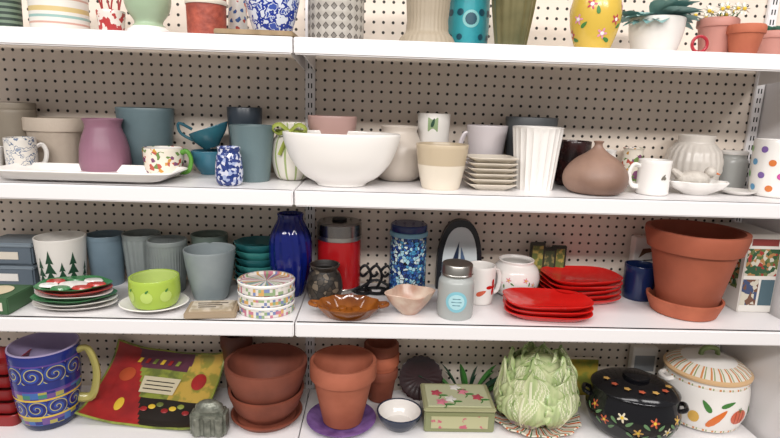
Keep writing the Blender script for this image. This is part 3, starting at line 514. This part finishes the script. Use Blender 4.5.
o=Ob('bronze_ribbed_vase'); o.vessel(.108,.16,[(.6,0),(.64,.03),(.85,.5),(1,1)],M('bronze_green','#77704d',.35,.3,mix=('#5a5a3c',15)),n=96,mod=lambda t,z,r:r*(1+.03*cos(14*t))); o.put(X(503),.09,1)
o=Ob('yellow_floral_vase'); yv=M('yellow_glaze','#cfae48',.2); r=o.vessel(.11,.15,[(.58,0),(.7,.05),(.95,.35),(1,.6),(.85,.9),(.88,1)],yv); o.lathe([(.031,.001),(.034,.002),(.036,.008)],white)
for k in range(12): a=k*2*pi/12; zz=.05+.03*(k%3-.5); o.dec(r,a,zz,flw(.012),[M('fl_red','#b8384a',.3),M('fl_pink','#d992a8',.3)][k%2]); o.dec(r,a,zz,circ(.004),white,off=.0015); o.dec(r,a+.25,zz-.012,leafp(.009,.004,k),green)
o.put(X(585),.09,1)
o=Ob('potted_eucalyptus'); o.vessel(.122,.082,[(.6,0),(.78,.1),(.96,.6),(1,1)],offw,M('soil','#3a2c22',.9)); eu=M('eucalyptus','#6d9a9a',.5,mix=('#8fb5b0',20)); o.lathe([(.055,.07),(0,.074)],M('soil','#3a2c22'))
for k in range(34): a=k*2.4; leaf(o,(.015*cos(a),.015*sin(a),.07),(cos(a),sin(a),.25+.5*(k%4)/2),.075+.012*(k%4),.02,eu,.35)
o.put(X(656),.13,1)
o=Ob('red_napkin_ring'); 
o.tube([(.017*cos(a*pi/8),0,.017*sin(a*pi/8)+.0205) for a in range(17)],.0035,M('ring_red','#a82a35',.3),sm=1,closed=True); o.put(X(683),.05,1)
ds=M('daisy_white','#e8e6dc',.5)
o=Ob('potted_daisies'); ppk=M('pink_clay','#b98074',.6); tpot(o,.088,.085,ppk,b=.72,rimh=.25); o.lathe([(.038,.072),(0,.074)],M('soil','#3a2c22'))
for k in range(11):
    a=k*2.4; r_=.014+.004*k; x,y,z=r_*cos(a),r_*sin(a),.094+.006*(k%3); o.tube([(0,0,.07),(x*.6,y*.6,.082),(x,y,z)],.0012,green,n=5)
    for j in range(9): b=j*2*pi/9; leaf(o,(x,y,z),(cos(b),.3*sin(b)-.15,sin(b)),.015,.0038,ds,.0,3)
    o.ball((x,y-.004,z),.0045,.004,.0045,yel,8,4)
for k in range(12): a=k*.52; leaf(o,(0,0,.072),(cos(a),sin(a),.5),.045,.007,green,.4)
o.put(X(714),.11,1)
o=Ob('small_flower_pot'); tpot(o,.078,.066,terra,b=.68,rimh=.32); o.put(X(747,.06),.06,1)
o=Ob('potted_succulent'); tpot(o,.08,.075,ppk,b=.72,rimh=.25); o.lathe([(.034,.062),(0,.064)],M('soil','#3a2c22'))
for k in range(24): a=k*2.4; leaf(o,(.004*cos(a),.004*sin(a),.062),(cos(a),sin(a),.25+k*.05),.05-.001*k,.011,M('succulent','#5f9a86',.45),0,4)
o.put(X(776,.2),.2,1)
# ================= light + camera
w=bpy.data.worlds.new('store_ambient'); bpy.context.scene.world=w; w.use_nodes=True; b=w.node_tree.nodes['Background']; b.inputs[0].default_value=(1,.965,.95,1); b.inputs[1].default_value=.33
for y,e in ((-.75,11),(-2.6,40)):
    for x in (-1.3,.2,1.7):
        l=bpy.data.lights.new('ceiling_light','AREA'); l.shape='RECTANGLE'; l.size=1.2; l.size_y=.3; l.energy=e; l.color=(1,.97,.95); ob=bpy.data.objects.new('ceiling_light',l); ob.location=(x,y,2.9); bpy.context.collection.objects.link(ob)
        if y<-2: ob.rotation_euler=(radians(40),0,0)
cam=bpy.data.cameras.new('camera'); co=bpy.data.objects.new('camera',cam); bpy.context.collection.objects.link(co); bpy.context.scene.camera=co
cam.sensor_width=36; cam.lens=536.81/780*36; cam.clip_start=.01
co.matrix_world=Matrix.Translation((.1757,-1.1773,1.4524))@Matrix.Rotation(-.0327,4,'Z')@Matrix.Rotation(pi/2-.2091,4,'X')@Matrix.Rotation(.0324,4,'Z')
bpy.context.scene.view_settings.view_transform='Standard'
bpy.context.scene.view_settings.exposure=0
